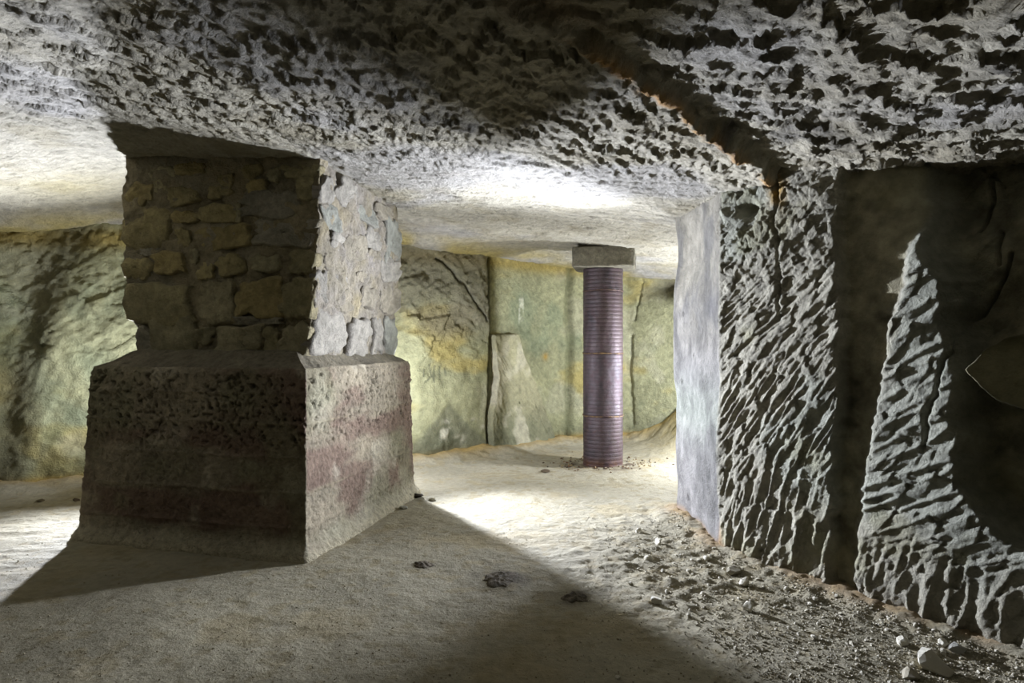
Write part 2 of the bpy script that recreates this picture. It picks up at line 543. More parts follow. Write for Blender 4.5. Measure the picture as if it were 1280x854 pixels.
def back_fn(S, Z):
    s_left, _ = RB(20, 450)
    s_right, _ = RB(120, 450)
    s_crack, _ = RB(612, 450)
    d = 0.05 * fbm(S * 0.8, Z * 0.8, 301, 2)
    # left part: rough broken rock, right of the crack: dressed face with short diagonal strokes
    rough = sstep(s_crack + 0.03, s_crack - 0.03, S)
    big = fbm(S * 1.6, Z * 1.6 + 0.5 * S, 303, 4)
    brk = picks(S, Z, 0.6, 0.55, 0.22, 305, 0.7, 0.7, 0.0) + 0.8 * furrows(S + 0.2 * fbm(S * 2, Z * 2, 306, 3), Z, -0.55, 0.5, 0.09, 308)
    up = sstep(0.9, 1.6, Z)
    d = d + rough * (0.10 * big + 0.028 * brk * up + 0.012 * picks(S, Z, 0.7, 0.16, 0.05, 307, 0.8, 0.5) * up + 0.012 * fbm(S * 9, Z * 9, 309, 3))
    st = furrows(S, Z, -0.9, 0.10, 0.028, 311)
    d = d + (1 - rough) * (0.013 * st + 0.02 * fbm(S * 2, Z * 2, 313, 2) + 0.006 * picks(S, Z, -0.9, 0.14, 0.05, 315, 0.8, 0.4))
    # broad vertical shift of the face at the crack, and the crack itself
    d = d - (1 - rough) * 0.06
    wob = 0.03 * fbm(S * 0 + 1.0, Z * 2.2, 317, 3)
    d = d - 0.20 * np.exp(-((S - s_crack + wob) / 0.022) ** 2) * sstep(0.0, 0.2, Z)
    # diagonal crack up to the left from the main crack
    p = [RB(606, 402), RB(585, 365), RB(566, 338), RB(548, 322)]
    d = d - 0.05 * np.exp(-(poly_dist(S, Z, p) / 0.012) ** 2)
    crk = np.exp(-(poly_dist(S, Z, p) / 0.016) ** 2)
    # pilaster-like rib and grooves right of it
    sg, _ = RB(712, 450)
    gz = 0.03 * fbm(S * 0 + 3.0, Z * 2, 319, 2)
    d = d - 0.055 * np.exp(-((S - sg + gz) / 0.05) ** 2)
    d = d + 0.03 * sstep(sg, sg + 0.12, S)
    p = [RB(790, 530), RB(787, 470), RB(790, 420)]
    d = d - 0.06 * np.exp(-(poly_dist(S, Z, p) / 0.03) ** 2)
    p = [RB(793, 400), RB(797, 370), RB(801, 350)]
    d = d - 0.05 * np.exp(-(poly_dist(S, Z, p) / 0.015) ** 2)
    # hollow at the top right
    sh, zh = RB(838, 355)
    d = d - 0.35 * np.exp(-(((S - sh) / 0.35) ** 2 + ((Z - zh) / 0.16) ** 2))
    # the slanting chiselled band on the far left
    band = [RB(95, 292), RB(62, 350), RB(40, 440), RB(20, 520), RB(8, 600)]
    bd = poly_dist(S, Z, band)
    bm = np.exp(-(bd / 0.20) ** 2)
    bs = np.interp(Z, [b[1] for b in band[::-1]], [b[0] for b in band[::-1]])
    d = d + 0.12 * sstep(bs - 0.20, bs + 0.20, S) * sstep(s_right + 0.9, s_right + 0.2, S)
    d = d - 0.05 * bm + 0.030 * bm * furrows(S, Z, 0.85, 0.22, 0.05, 321)
    lf = sstep(s_right + 0.7, s_right, S)
    d = d + lf * 0.03 * (picks(S, Z, 0.4, 0.6, 0.3, 323, 0.7, 0.6, 0.0) + 0.5 * fbm(S * 6, Z * 6, 324, 4))
    # colour
    c = np.empty(S.shape + (3,)); c[:] = (0.37, 0.38, 0.245)
    c = c * (1 + 0.25 * fbm(S * 1.5, Z * 1.5, 331, 4))[..., None]
    c = mixc(c, (0.46, 0.38, 0.13), 0.7 * sstep(0.1, 0.45, fbm(S * 1.2, Z * 2.2, 333, 4)))
    c = mixc(c, (0.25, 0.31, 0.22), 0.55 * sstep(0.05, 0.4, fbm(S * 1.4 + 8, Z * 1.1, 335, 4)))
    c = mixc(c, (0.48, 0.48, 0.37), 0.5 * sstep(0.1, 0.4, fbm(S * 1.9 - 8, Z * 1.6, 337, 4)))
    c = mixc(c, (0.44, 0.33, 0.08), 0.75 * np.exp(-((Z - 2.58) / 0.11) ** 2))
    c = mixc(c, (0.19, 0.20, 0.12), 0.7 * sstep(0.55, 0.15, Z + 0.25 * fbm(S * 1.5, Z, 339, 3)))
    c = mixc(c, (0.42, 0.27, 0.05), 0.8 * np.exp(-((Z - 0.06) / 0.06) ** 2))
    # darker grey towards the top of the rough part
    g = rough * sstep(1.45, 2.0, Z + 0.5 * fbm(S * 1.8, Z * 1.8, 341, 3)) * sstep(s_crack - 3.0, s_crack - 2.0, S)
    c = mixc(c, (0.20, 0.19, 0.15), 0.75 * g)
    c = mixc(c, (0.10, 0.10, 0.075), 0.75 * np.exp(-((S - s_crack + wob) / 0.035) ** 2))
    c = mixc(c, (0.10, 0.10, 0.075), 0.8 * crk)
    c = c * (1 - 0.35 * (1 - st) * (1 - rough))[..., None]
    c = mixc(c, (0.15, 0.16, 0.09), 0.6 * np.exp(-((S - sg + gz) / 0.06) ** 2))
    c = mixc(c, (0.10, 0.085, 0.05), 0.9 * np.exp(-(((S - sh) / 0.3) ** 2 + ((Z - zh) / 0.13) ** 2)))  # alcove shade painted into the hollow's colour
    c = mixc(c, (0.19, 0.185, 0.13), 0.75 * bm)  # shade of the facet turned from the lamp, painted in
    # dark triangular patch low down
    sp, zp = RB(560, 500)
    tri = sstep(0.0, 0.1, (zp - Z) - 0.9 * np.abs(S - sp)) * rough
    c = mixc(c, (0.17, 0.18, 0.14), 0.6 * tri)
    for (px, py, r) in [(553, 540, .08), (556, 532, .06), (592, 526, .035), (605, 533, .03), (575, 549, .05)]:
        a, b = RB(px, py)
        c = mixc(c, (0.68, 0.68, 0.60), np.clip(np.exp(-(np.hypot((S - a) * 0.8, Z - b) / r) ** 2) * (0.5 + 2.0 * fbm(S * 14, Z * 14, 343, 2)), 0, 0.9))
    # chalked patch and tally strokes
    a, b = RB(655, 388)
    ch = sstep(0.055, 0.035, np.abs(S - a)) * sstep(0.20, 0.15, np.abs(Z - b)) * sstep(-0.35, 0.2, fbm(S * 16, Z * 16, 345, 2))
    c = mixc(c, (0.60, 0.63, 0.54), 0.8 * ch)
    for (px, h0, h1, lean) in [(530, 462, 470, 0), (537, 456, 478, 5), (544, 458, 476, -2), (550, 458, 472, 0), (556, 460, 470, 1), (540, 470, 478, -9)]:
        a = RB(px, h0); b = RB(px + lean, h1)
        c = mixc(c, (0.12, 0.13, 0.09), 0.75 * sstep(0.016, 0.007, seg_dist(S, Z, a, b)))
    a, b = RB(684, 446)
    c = mixc(c, (0.42, 0.26, 0.05), 0.8 * np.exp(-(np.hypot(S - a, Z - b) / 0.05) ** 2))
    return d, c


def back_step(k):
    return [0.08, 0.025, 0.02, 0.02, 0.016, 0.016, 0.018, 0.02, 0.03, 0.06][k]


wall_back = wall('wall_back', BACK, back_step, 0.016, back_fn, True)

S0 = seg_s(RIGHT, 3)          # near corner of the pier


def right_fn(S, Z):
    u = S - S0
    d = 0.02 * fbm(S * 1.1, Z * 1.1, 401, 2)
    smooth = sstep(0.03, -0.03, u)                 # the sawn side of the pier
    d = d + smooth * (0.010 * fbm(S * 6, Z * 4, 403, 3) + 0.035 * fbm(S * 1.7, Z * 2.2, 404, 3))
    for (px, py, r) in [(856, 392, .014), (868, 444, .014), (853, 477, .017), (857, 623, .02)]:
        a, b = RR(px, py)
        d = d - 0.03 * np.exp(-(np.hypot(S - a, (Z - b) * .8) / r) ** 2)
    # dressed face, seen edge-on by the lamp
    ridge = (1 - smooth)
    wz = 0.05 * fbm(Z * 3.0, S * 0.6, 405, 3) + 0.045 * fbm(Z * 9.0, S * 2.5, 406, 3)
    e = np.interp(Z, [0, 0.5, 1.2, 1.8, 2.3, 2.8], [0.80, 0.82, 0.84, 0.86, 0.90, 0.93]) + wz
    wl = np.interp(Z, [0, 0.25, 0.55, 1.0, 1.3, 1.7, 2.0, 2.2], [0.98, 0.95, 0.98, 1.06, 1.10, 1.16, 1.24, 1.32]) + 0.8 * wz
    wr = np.interp(Z, [0.15, 0.3, 0.45, 0.55, 0.76, 1.12, 1.49, 1.85, 2.02, 2.2], [4.0, 2.6, 2.0, 1.66, 1.52, 1.50, 1.42, 1.35, 1.28, 1.28]) + wz
    rec = -0.092 * sstep(e, e + 0.035, u)
    rec = rec + 0.075 * sstep(wl - 0.04, wl + 0.05, u) * sstep(2.15, 1.95, Z)
    rec = rec - 0.26 * sstep(wr, wr + 0.12, u) * sstep(4.5, 3.0, u)
    rec = rec - 0.12 * sstep(1.95, 2.3, Z) * sstep(e + 0.1, e + 0.5, u)
    d = d + ridge * rec
    lit = ridge * np.clip(sstep(e + 0.06, e - 0.02, u) + sstep(wl - 0.06, wl + 0.02, u) * sstep(wr + 0.06, wr - 0.02, u), 0, 1)
    # furrows fan out: flat at the top, steep lower down
    f1 = furrows(S, Z, 0.62, 0.30, 0.040, 411, 1.3)
    f2 = furrows(S, Z, 0.95, 0.30, 0.042, 412, 1.3)
    f3 = furrows(S, Z, 1.30, 0.34, 0.050, 413, 1.3)
    t1 = sstep(1.15, 1.75, Z + 0.15 * fbm(S * 3, Z * 3, 414, 2)); t3 = sstep(0.95, 0.45, Z)
    fw = f1 * t1 + f3 * t3 + f2 * np.clip(1 - t1 - t3, 0, 1)
    g1 = furrows(S, Z, 0.50, 0.36, 0.055, 415, 1.3)
    second = sstep(0.95, 1.0, u)
    fw = fw * (1 - second) + second * (g1 * (1 - 0.8 * sstep(0.5, 0.2, Z)) + 0.8 * f3 * sstep(0.5, 0.2, Z))
    pk = picks(S, Z, 0.75, 0.20, 0.055, 417, 0.8, 0.6)
    up = sstep(1.7, 2.1, Z) * sstep(0.95, 0.85, u)
    d = d + lit * (0.034 * (fw - 0.6) * (1 - 0.55 * up) + 0.010 * pk + 0.012 * fbm(S * 9, Z * 9, 419, 3) + 0.012 * up * picks(S, Z, 2.1, 0.11, 0.06, 421, 0.8, 0.6))
    # water-rounded lumps along the foot
    ft = sstep(0.55, 0.1, Z) * ridge * sstep(-0.0, 0.15, u)
    d = d + ft * (0.055 * furrows(S + 0.15 * Z, Z, 1.35, 0.42, 0.085, 423, 1.0) - 0.02)
    # broken rock of the deep recess
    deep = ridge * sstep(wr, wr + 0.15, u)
    d = d + deep * (0.05 * fbm(S * 1.6, Z * 1.6, 425, 3) + 0.026 * picks(S, Z, 0.9, 0.5, 0.3, 427, 0.6, 0.7, 0.1) + 0.006 * fbm(S * 12, Z * 12, 429, 2))
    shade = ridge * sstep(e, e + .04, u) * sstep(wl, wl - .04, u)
    d = d + shade * (0.010 * fbm(S * 10, Z * 10, 431, 3))
    # vertical seam on the dressed face, long crack in the recess
    p = [RR(968, 225), RR(968, 270), RR(971, 340), RR(973, 400)]
    d = d - 0.045 * np.exp(-(poly_dist(S, Z, p) / 0.010) ** 2)
    p = [RR(1228, 316), RR(1205, 372), RR(1186, 405), RR(1180, 440), RR(1172, 470), RR(1158, 520), RR(1150, 560)]
    d = d - 0.05 * np.exp(-(poly_dist(S, Z, p) / 0.008) ** 2) * ridge
    p = [RR(1190, 205), RR(1193, 240), RR(1178, 285)]
    d = d - 0.06 * np.exp(-(poly_dist(S, Z, p) / 0.010) ** 2) * ridge
    p = [RR(1208, 285), RR(1208, 325)]
    d = d - 0.05 * np.exp(-(poly_dist(S, Z, p) / 0.010) ** 2) * ridge
    # hole under the roof
    a, b = RR(935, 262)
    d = d - 0.10 * np.exp(-(((S - a) / 0.07) ** 2 + ((Z - b) / 0.05) ** 2))
    d = np.where(u > 2.2, d * sstep(3.4, 2.2, u), d)
    # colour
    c = np.empty(S.shape + (3,)); c[:] = (0.40, 0.395, 0.36)
    c = c * (1 + 0.25 * fbm(S * 1.8, Z * 1.8, 441, 4))[..., None]
    c = mixc(c, (0.33, 0.40, 0.40), 0.35 * sstep(0.05, 0.4, fbm(S * 1.6, Z * 1.2, 443, 3)) * ridge)
    c = mixc(c, (0.30, 0.30, 0.19), 0.45 * sstep(0.1, 0.4, fbm(S * 2.6 + 4, Z * 2.6, 445, 4)) * ridge)
    sm = np.empty(S.shape + (3,)); sm[:] = (0.245, 0.242, 0.262)
    sm = mixc(sm, (0.29, 0.28, 0.26), sstep(1.2, 1.9, Z))
    sm = mixc(sm, (0.27, 0.31, 0.29), 0.6 * np.exp(-((Z - 0.95) / 0.25) ** 2))
    sm = mixc(sm, (0.20, 0.20, 0.23), 0.7 * np.exp(-((Z - 1.78 + 0.06 * fbm(S * 5, Z * 5, 447, 2)) / 0.11) ** 2) * (0.8 + fbm(S * 5, Z * 5, 449, 3)))
    sm = mixc(sm, (0.15, 0.15, 0.16), 0.75 * sstep(0.0, 0.4, fbm(S * 3.5, Z * 2.2, 451, 5)))
    sm = sm * (1 + 0.5 * fbm(S * 9, Z * 6, 452, 4))[..., None]
    c = c * (1 - smooth)[..., None] + 0.86 * sm * smooth[..., None]
    c = mixc(c, (0.26, 0.24, 0.15), 0.6 * np.clip(deep + shade, 0, 1))  # recesses toned darker, their shade painted into the colour
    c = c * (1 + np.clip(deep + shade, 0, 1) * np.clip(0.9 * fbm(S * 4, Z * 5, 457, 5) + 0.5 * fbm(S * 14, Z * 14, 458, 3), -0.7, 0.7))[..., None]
    a, b = RR(972, 240)
    c = mixc(c, (0.55, 0.36, 0.10), np.clip(0.9 * np.exp(-(((S - a) / 0.05) ** 2 + ((Z - b) / 0.10) ** 2)) * (0.7 + 1.5 * fbm(S * 14, Z * 14, 453, 2)), 0, 1))
    c = mixc(c, (0.38, 0.25, 0.14), 0.55 * sstep(0.12, 0.03, Z + 0.05 * fbm(S * 6, Z * 6, 455, 2)) * (1 - 0.8 * ridge * sstep(0.1, 0.3, u)))
    c = mixc(c, (0.42, 0.27, 0.13), 0.7 * np.exp(-(u / 0.035) ** 2) * sstep(0.28, 0.05, Z))
    return d, c


def right_step(k):
    return [0.1, 0.04, 0.014, 0.0075, 0.010, 0.03, 0.1][k]


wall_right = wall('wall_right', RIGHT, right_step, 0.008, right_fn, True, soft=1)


def plain_fn(S, Z):
    d = 0.08 * fbm(S * 0.7, Z * 0.7, 501, 3) + 0.02 * picks(S, Z, 0.7, 0.5, 0.2, 503, 0.7, 0.5)
    c = np.empty(S.shape + (3,)); c[:] = (0.17, 0.155, 0.10)
    c = c * (1 + 0.25 * fbm(S * 1.2, Z * 1.2, 505, 4))[..., None]
    return d, c


wall('wall_left', [(-6.9, -3.1), (-6.9, 6.1)], lambda k: 0.08, 0.08, plain_fn, True)
wall('wall_rear', [(3.4, -2.9), (-7.0, -2.9)], lambda k: 0.08, 0.08, plain_fn, True)


# --- slabs of rock standing proud of the walls (parts of their wall)
def wall_slab(name, parent, poly, s_pts, offset, thick, face_fn, col_fn, mat, flip, n=60, taper=0.85):
    """a slab with outline s_pts given in (distance along wall, height); its face is a displaced grid"""
    P = np.array(poly, float)
    cum = np.concatenate([[0], np.cumsum(np.hypot(*np.diff(P, axis=0).T))])

    def place(s, z, off):
        k = np.clip(np.searchsorted(cum, s) - 1, 0, len(P) - 2)
        t = (P[k + 1] - P[k]) / (cum[k + 1] - cum[k])[..., None]
        q = P[k] + t * (s - cum[k])[..., None]
        nn = np.stack([-t[..., 1], t[..., 0]], -1) * (-1 if flip else 1)
        q = q + nn * off[..., None]
        return np.stack([q[..., 0], q[..., 1], z], -1)
    O = np.array(s_pts, float)
    # dense outline
    D = []
    for k in range(len(O)):
        a, b = O[k], O[(k + 1) % len(O)]
        m = max(2, int(np.hypot(*(b - a)) / 0.025))
        D.append(a + (b - a) * np.linspace(0, 1, m, endpoint=False)[:, None])
    D = np.concatenate(D)
    ctr = D.mean(0)
    jig = 0.012 * fbm(D[:, 0] * 14, D[:, 1] * 14, 601, 2)
    D = D + (D - ctr) / np.hypot(*(D - ctr).T)[:, None] * jig[:, None]
    m = len(D)
    rings, offs = [D, D * 0.985 + ctr * 0.015], [np.full(m, offset - 0.1), np.full(m, offset + thick * taper)]
    for f in np.linspace(0.97, 0.02, 44):
        q = ctr + (D - ctr) * f
        rings.append(q)
        offs.append(offset + thick + face_fn(q[:, 0], q[:, 1]))
    V, C = [], []
    for r, o in zip(rings, offs):
        V.append(place(r[:, 0], r[:, 1], o)); C.append(col_fn(r[:, 0], r[:, 1]))
    nv = len(V)
    fc = [grid_faces(nv, m, wrap=True)]
    me = mesh_np(name, np.concatenate(V), fc, np.concatenate(C), mat)
    # recalc normals outward
    bm = bmesh.new(); bm.from_mesh(me); bmesh.ops.recalc_face_normals(bm, faces=bm.faces[:]); bm.to_mesh(me); bm.free()
    return link(name, me, parent)


out = [RB(614, 417), RB(643, 416), RB(650, 440), RB(662, 468), RB(675, 505), RB(696, 558), RB(690, 563), RB(612, 568), RB(611, 520), RB(619, 470)]
out = [(a, max(b, -0.05)) for a, b in out]


def slab_face(s, z):
    return 0.026 * furrows(s, z, -0.95, 0.2, 0.05, 603) + 0.02 * fbm(s * 3, z * 3, 604, 2)


def slab_col(s, z):
    c = np.empty(s.shape + (3,)); c[:] = (0.39, 0.38, 0.26)
    c = c * (1 + 0.3 * fbm(s * 3, z * 3, 605, 3))[..., None]
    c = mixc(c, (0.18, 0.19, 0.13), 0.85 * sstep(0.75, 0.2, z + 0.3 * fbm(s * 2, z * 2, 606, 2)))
    return mixc(c, (0.62, 0.60, 0.50), 0.6 * sstep(0.1, 0.4, fbm(s * 4, z * 2.5, 607, 3)))


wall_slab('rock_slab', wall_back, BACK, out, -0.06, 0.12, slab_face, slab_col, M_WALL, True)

out = [RR(1205, 462), RR(1228, 437), RR(1262, 421), RR(1300, 412), RR(1345, 430), RR(1340, 505), RR(1280, 512), RR(1245, 500), RR(1222, 484)]


def slab2_face(s, z):
    return 0.02 * fbm(s * 3, z * 3, 611, 3) - 0.32 * (s - RR(1205, 462)[0])


def slab2_col(s, z):
    c = np.empty(s.shape + (3,)); c[:] = (0.30, 0.29, 0.20)
    return c * (1 + 0.3 * fbm(s * 3, z * 3, 612, 3))[..., None]


wall_slab('rock_slab', wall_right, RIGHT, out, -0.27, 0.285, slab2_face, slab2_col, M_WALL, True, taper=0.9)


# ------------------------------------------------------------------ pillar: concrete plinth and rubble shaft
def perimeter(name, corner_fn, zs, du, disp_fn, col_fn, mat, parent, radius=0.03, top_fn=None):
    """solid with four corners given per height (counted front-right, front-left, back-left, back-right);
    walls displaced along the outward normal; closed on top"""
    C0 = corner_fn(zs[0])
    Ls = [np.hypot(*(C0[(k + 1) % 4] - C0[k])) for k in range(4)]
    us, kk, tt = [], [], []
    u0 = 0.0
    for k in range(4):
        n = int(Ls[k] / du)
        t = np.arange(n) / n
        us.append(u0 + t * Ls[k]); kk.append(np.full(n, k)); tt.append(t); u0 += Ls[k]
    us, kk, tt = np.concatenate(us), np.concatenate(kk), np.concatenate(tt)
    rows, cols = [], []
    for z in zs:
        Cn = corner_fn(z)
        P = Cn[kk] + (Cn[(kk + 1) % 4] - Cn[kk]) * tt[:, None]
        w = max(1, int(radius / du))
        for _ in range(w):
            P = 0.25 * np.roll(P, 1, 0) + 0.5 * P + 0.25 * np.roll(P, -1, 0)
        T = np.roll(P, -1, 0) - np.roll(P, 1, 0)
        for _ in range(3):
            T = 0.25 * np.roll(T, 1, 0) + 0.5 * T + 0.25 * np.roll(T, -1, 0)
        T /= np.hypot(*T.T)[:, None]
        N = np.stack([-T[:, 1], T[:, 0]], -1)
        ctr = Cn.mean(0)
        N *= np.sign(np.sum(N * (P - ctr), 1))[:, None]
        zz = np.full(us.shape, z)
        d = disp_fn(us, zz, kk)
        P = P + N * d[:, None]
        rows.append(np.concatenate([P, zz[:, None]], 1)); cols.append(col_fn(us, zz, kk, d))
    m = len(us)
    # top: shrink the last ring towards the centre
    last = rows[-1]; ctr = last[:, :2].mean(0)
    if top_fn is not None:
        for f in (0.985, 0.95, 0.9, 0.85, 0.8, 0.75, 0.7, 0.6, 0.4, 0.1):
            q = ctr + (last[:, :2] - ctr) * f
            rows.append(np.concatenate([q, top_fn(q[:, 0], q[:, 1], f)[:, None]], 1))
            cols.append(np.array((0.24, 0.22, 0.18)) * (1 + 0.5 * fbm(q[:, 0] * 5, q[:, 1] * 5, 761, 4))[:, None])
    me = mesh_np(name, np.concatenate(rows), [grid_faces(len(rows), m, wrap=True)], np.concatenate(cols), mat)
    bm = bmesh.new(); bm.from_mesh(me); bmesh.ops.recalc_face_normals(bm, faces=bm.faces[:]); bm.to_mesh(me); bm.free()
    return link(name, me, parent)


pillar = bpy.data.objects.new('stone_pillar', None)
ctr = PC + E1 * PL1 / 2 + E2 * PL2 / 2
pillar.location = (ctr[0], ctr[1], 0)
COL.objects.link(pillar)
tag(pillar, 'square rubble masonry pillar standing on a big stained concrete plinth', 'pillar', kind='thing')


def local(ob):
    """children are built in world coordinates: keep them there"""
    ob.matrix_parent_inverse = pillar.matrix_world.inverted()
    return ob


bpy.context.view_layer.update()

PLT = 1.31


def plinth_corners(z):
    t = z / PLT
    a = 0.07 * t; b = 0.06 * t
    return np.array([PC + E1 * 0.01 * t + E2 * 0.02 * t, PC + E1 * (PL1 - a) + E2 * 0.02 * t, PC + E1 * (PL1 - a) + E2 * (PL2 - b), PC + E2 * (PL2 - b) + E1 * 0.01 * t])


def plinth_disp(u, z, k):
    foot = 0.07 * sstep(0.14, 0.0, z)
    lines = 0.0
    for zl in (0.22, 0.46, 0.70, 0.93, 1.14):
        w = zl + 0.012 * fbm(u * 1.5, u * 0, 701, 2)
        lines = lines + 0.010 * np.exp(-((z - w) / 0.012) ** 2)
    honey = sstep(0.70, 0.85, z) * 0.9 + 0.35
    pits = np.maximum(0, fbm(u * 42, z * 46, 703, 2) + 0.25 * fbm(u * 4, z * 5, 704, 2) - 0.20) * 0.055
    top = sstep(PLT - 0.04, PLT, z) * 0.02
    edge = sstep(PLT - 0.004, PLT - 0.05, z)
    return foot + lines * edge - honey * pits * edge + 0.012 * fbm(u * 5, z * 5, 705, 3) + 0.006 * fbm(u * 40, z * 40, 706, 2) + 0.012 * fbm(u * 1.2, z * 1.2, 707, 2) - top


def plinth_col(u, z, k, d):
    c = np.empty(u.shape + (3,)); c[:] = (0.33, 0.295, 0.24)
    c = c * (1 + 0.45 * fbm(u * 3, z * 4, 711, 4))[..., None]
    red = sstep(-0.06, 0.30, fbm(u * 0.9, z * 3.3, 713, 4) + 0.25 * np.exp(-((z - 0.80) / 0.10) ** 2) + 0.25 * np.exp(-((z - 0.30) / 0.10) ** 2))
    c = mixc(c, (0.19, 0.12, 0.105), 0.70 * red)
    c = mixc(c, (0.58, 0.55, 0.48), 0.6 * sstep(0.12, 0.42, fbm(u * 2.6 + 3, z * 2.0, 715, 4)))
    c = mixc(c, (0.24, 0.25, 0.17), 0.5 * sstep(0.05, 0.4, fbm(u * 1.8 - 3, z * 1.8, 717, 3)))
    c = mixc(c, (0.52, 0.50, 0.42), 0.8 * sstep(0.22, 0.03, z + 0.06 * fbm(u * 4, z * 4, 719, 3)))
    c = mixc(c, (0.52, 0.48, 0.38), 0.7 * sstep(0.09, 0.02, z))
    for zl in (0.46, 0.93):
        c = mixc(c, (0.42, 0.38, 0.28), 0.4 * np.exp(-((z - zl - 0.012 * fbm(u * 1.5, u * 0, 701, 2)) / 0.008) ** 2) * sstep(0.0, 0.3, fbm(u * 1.7, z * 0, 721, 2)))
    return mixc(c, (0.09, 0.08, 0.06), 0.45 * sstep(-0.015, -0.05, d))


def plinth_top(x, y, f):
    base = PLT + 0.02 * (1 - f) / 0.05 if f > 0.95 else PLT + 0.02 + 0.11 * sstep(0.97, 0.75, np.full(x.shape, f))
    return base + 0.012 * fbm(x * 9, y * 9, 725, 3)


zs = np.linspace(-0.05, PLT, 136)
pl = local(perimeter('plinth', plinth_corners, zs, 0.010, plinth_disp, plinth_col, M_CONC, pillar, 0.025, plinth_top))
pl['label'] = 'reddish brown honeycombed concrete plinth'

# shaft
ZB, ZT = 1.34, 3.05
_v = np.array([1.34, 1.42, 1.60, 1.68, 1.90, 2.20, 2.60, 3.05])
_ain = np.interp(_v, [1.34, 1.62, 1.66, 1.9, 2.2, 2.8, 3.05], [0.17, 0.13, 0.125, 0.09, 0.075, 0.05, 0.04])
_len = np.interp(_v, [1.34, 1.60, 1.68, 1.9, 2.2, 2.95, 3.05], [1.50, 1.55, 1.63, 1.71, 1.74, 1.77, 1.77])
_dep = np.interp(_v, [1.34, 1.60, 1.68, 2.2, 2.75, 3.05], [1.62, 1.60, 1.54, 1.53, 1.47, 1.45])


def shaft_corners(z):
    a = np.interp(z, _v, _ain); L = np.interp(z, _v, _len); D = np.interp(z, _v, _dep)
    N = PC + E1 * a + E2 * 0.28
    return np.array([N, N + E1 * L, N + E1 * L + E2 * D, N + E2 * D])


def shaft_disp(u, z, k):
    return -0.012 + 0.030 * fbm(u * 6, z * 6, 731, 4) + 0.012 * fbm(u * 26, z * 26, 733, 2) + 0.02 * fbm(u * 2.2, z * 2.2, 735, 2)


def shaft_col(u, z, k, d):
    c = np.empty(u.shape + (3,)); c[:] = (0.35, 0.31, 0.22)
    c = c * (1 + 0.5 * fbm(u * 5, z * 5, 741, 4))[..., None]
    c = mixc(c, (0.36, 0.34, 0.29), 0.5 * sstep(0.0, 0.4, fbm(u * 3 + 4, z * 3, 743, 3)))
    pale = (k == 3).astype(float)
    c = mixc(c, (0.34, 0.32, 0.31), 0.75 * pale * (0.75 + fbm(u * 6, z * 6, 745, 3)))
    return c


shaft = local(perimeter('shaft', shaft_corners, np.linspace(ZB - 0.04, ZT, 130), 0.0135, shaft_disp, shaft_col, M_MORTAR, pillar, 0.03, None))
shaft['label'] = 'rubble masonry shaft in crumbling mortar'


def face_pt(face, f, z, out):
    """point on the front (0) or right (1) face of the shaft; f runs left to right as seen in the photo"""
    Cn = shaft_corners(z)
    if face == 0:
        a, b = Cn[1], Cn[0]
        n = -E2
    else:
        a, b = Cn[0], Cn[3]
        n = -E1
    p = a + (b - a) * f + n * out
    return (p[0], p[1], z)


def stone(face, f0, f1, z0, z1, proud, col, seed, square=3.0):
    rnd = random.Random(seed)
    fc, zc = (f0 + f1) / 2, (z0 + z1) / 2
    hw, hh = (f1 - f0) / 2 * 1.10, (z1 - z0) / 2 * 1.10
    n = 30
    th = np.linspace(0, 2 * PI, n, endpoint=False)
    ca, sa = np.cos(th), np.sin(th)
    r = 1.0 / (np.abs(ca) ** square + np.abs(sa) ** square) ** (1 / square)
    r = r * (1 + 0.42 * fbm(ca * 2.4 + seed * 3.1, sa * 2.4 - seed, 753, 3))
    tilt = (rnd.uniform(-.012, .012), rnd.uniform(-.012, .012))
    V, Cc = [], []
    mort = np.array((0.34, 0.30, 0.215)) if face == 0 else np.array((0.32, 0.30, 0.295))
    for (sc, o) in [(1.05, -0.06), (1.0, -0.012), (0.94, proud * 0.7), (0.82, proud), (0.6, proud * 1.1), (0.35, proud * 1.1), (0.12, proud * 1.1)]:
        ff = fc + hw * r * ca * sc; zz = zc + hh * r * sa * sc
        rough = 0.034 * fbm(ff * 13 + seed, zz * 10, 755, 4) + tilt[0] * ca * sc + tilt[1] * sa * sc if o > 0 else 0 * ff
        nn = fbm(ff * 9 + seed, zz * 7, 757, 3)
        for i in range(n):
            V.append(face_pt(face, min(max(ff[i], -0.004), 1.004), max(zz[i], 1.335), o + rough[i]))
            k = 1 + 0.35 * nn[i]
            m = 0.55 if sc > 0.97 else (0.3 if sc > 0.9 else 0.12)
            Cc.append(np.array(col) * k * (1 - m) + mort * m)
    V.append(face_pt(face, fc, zc, proud * 1.1)); Cc.append(np.array(col))
    nr = 7
    q = grid_faces(nr, n, wrap=True)
    t = np.array([[(nr - 1) * n + i, (nr - 1) * n + (i + 1) % n, nr * n] for i in range(n)])
    me = mesh_np('stone', np.array(V), [q, t], np.array(Cc), M_STONE, smooth=True)
    bm = bmesh.new(); bm.from_mesh(me); bmesh.ops.recalc_face_normals(bm, faces=bm.faces[:]); bm.to_mesh(me); bm.free()
    return link('stone', me, shaft)


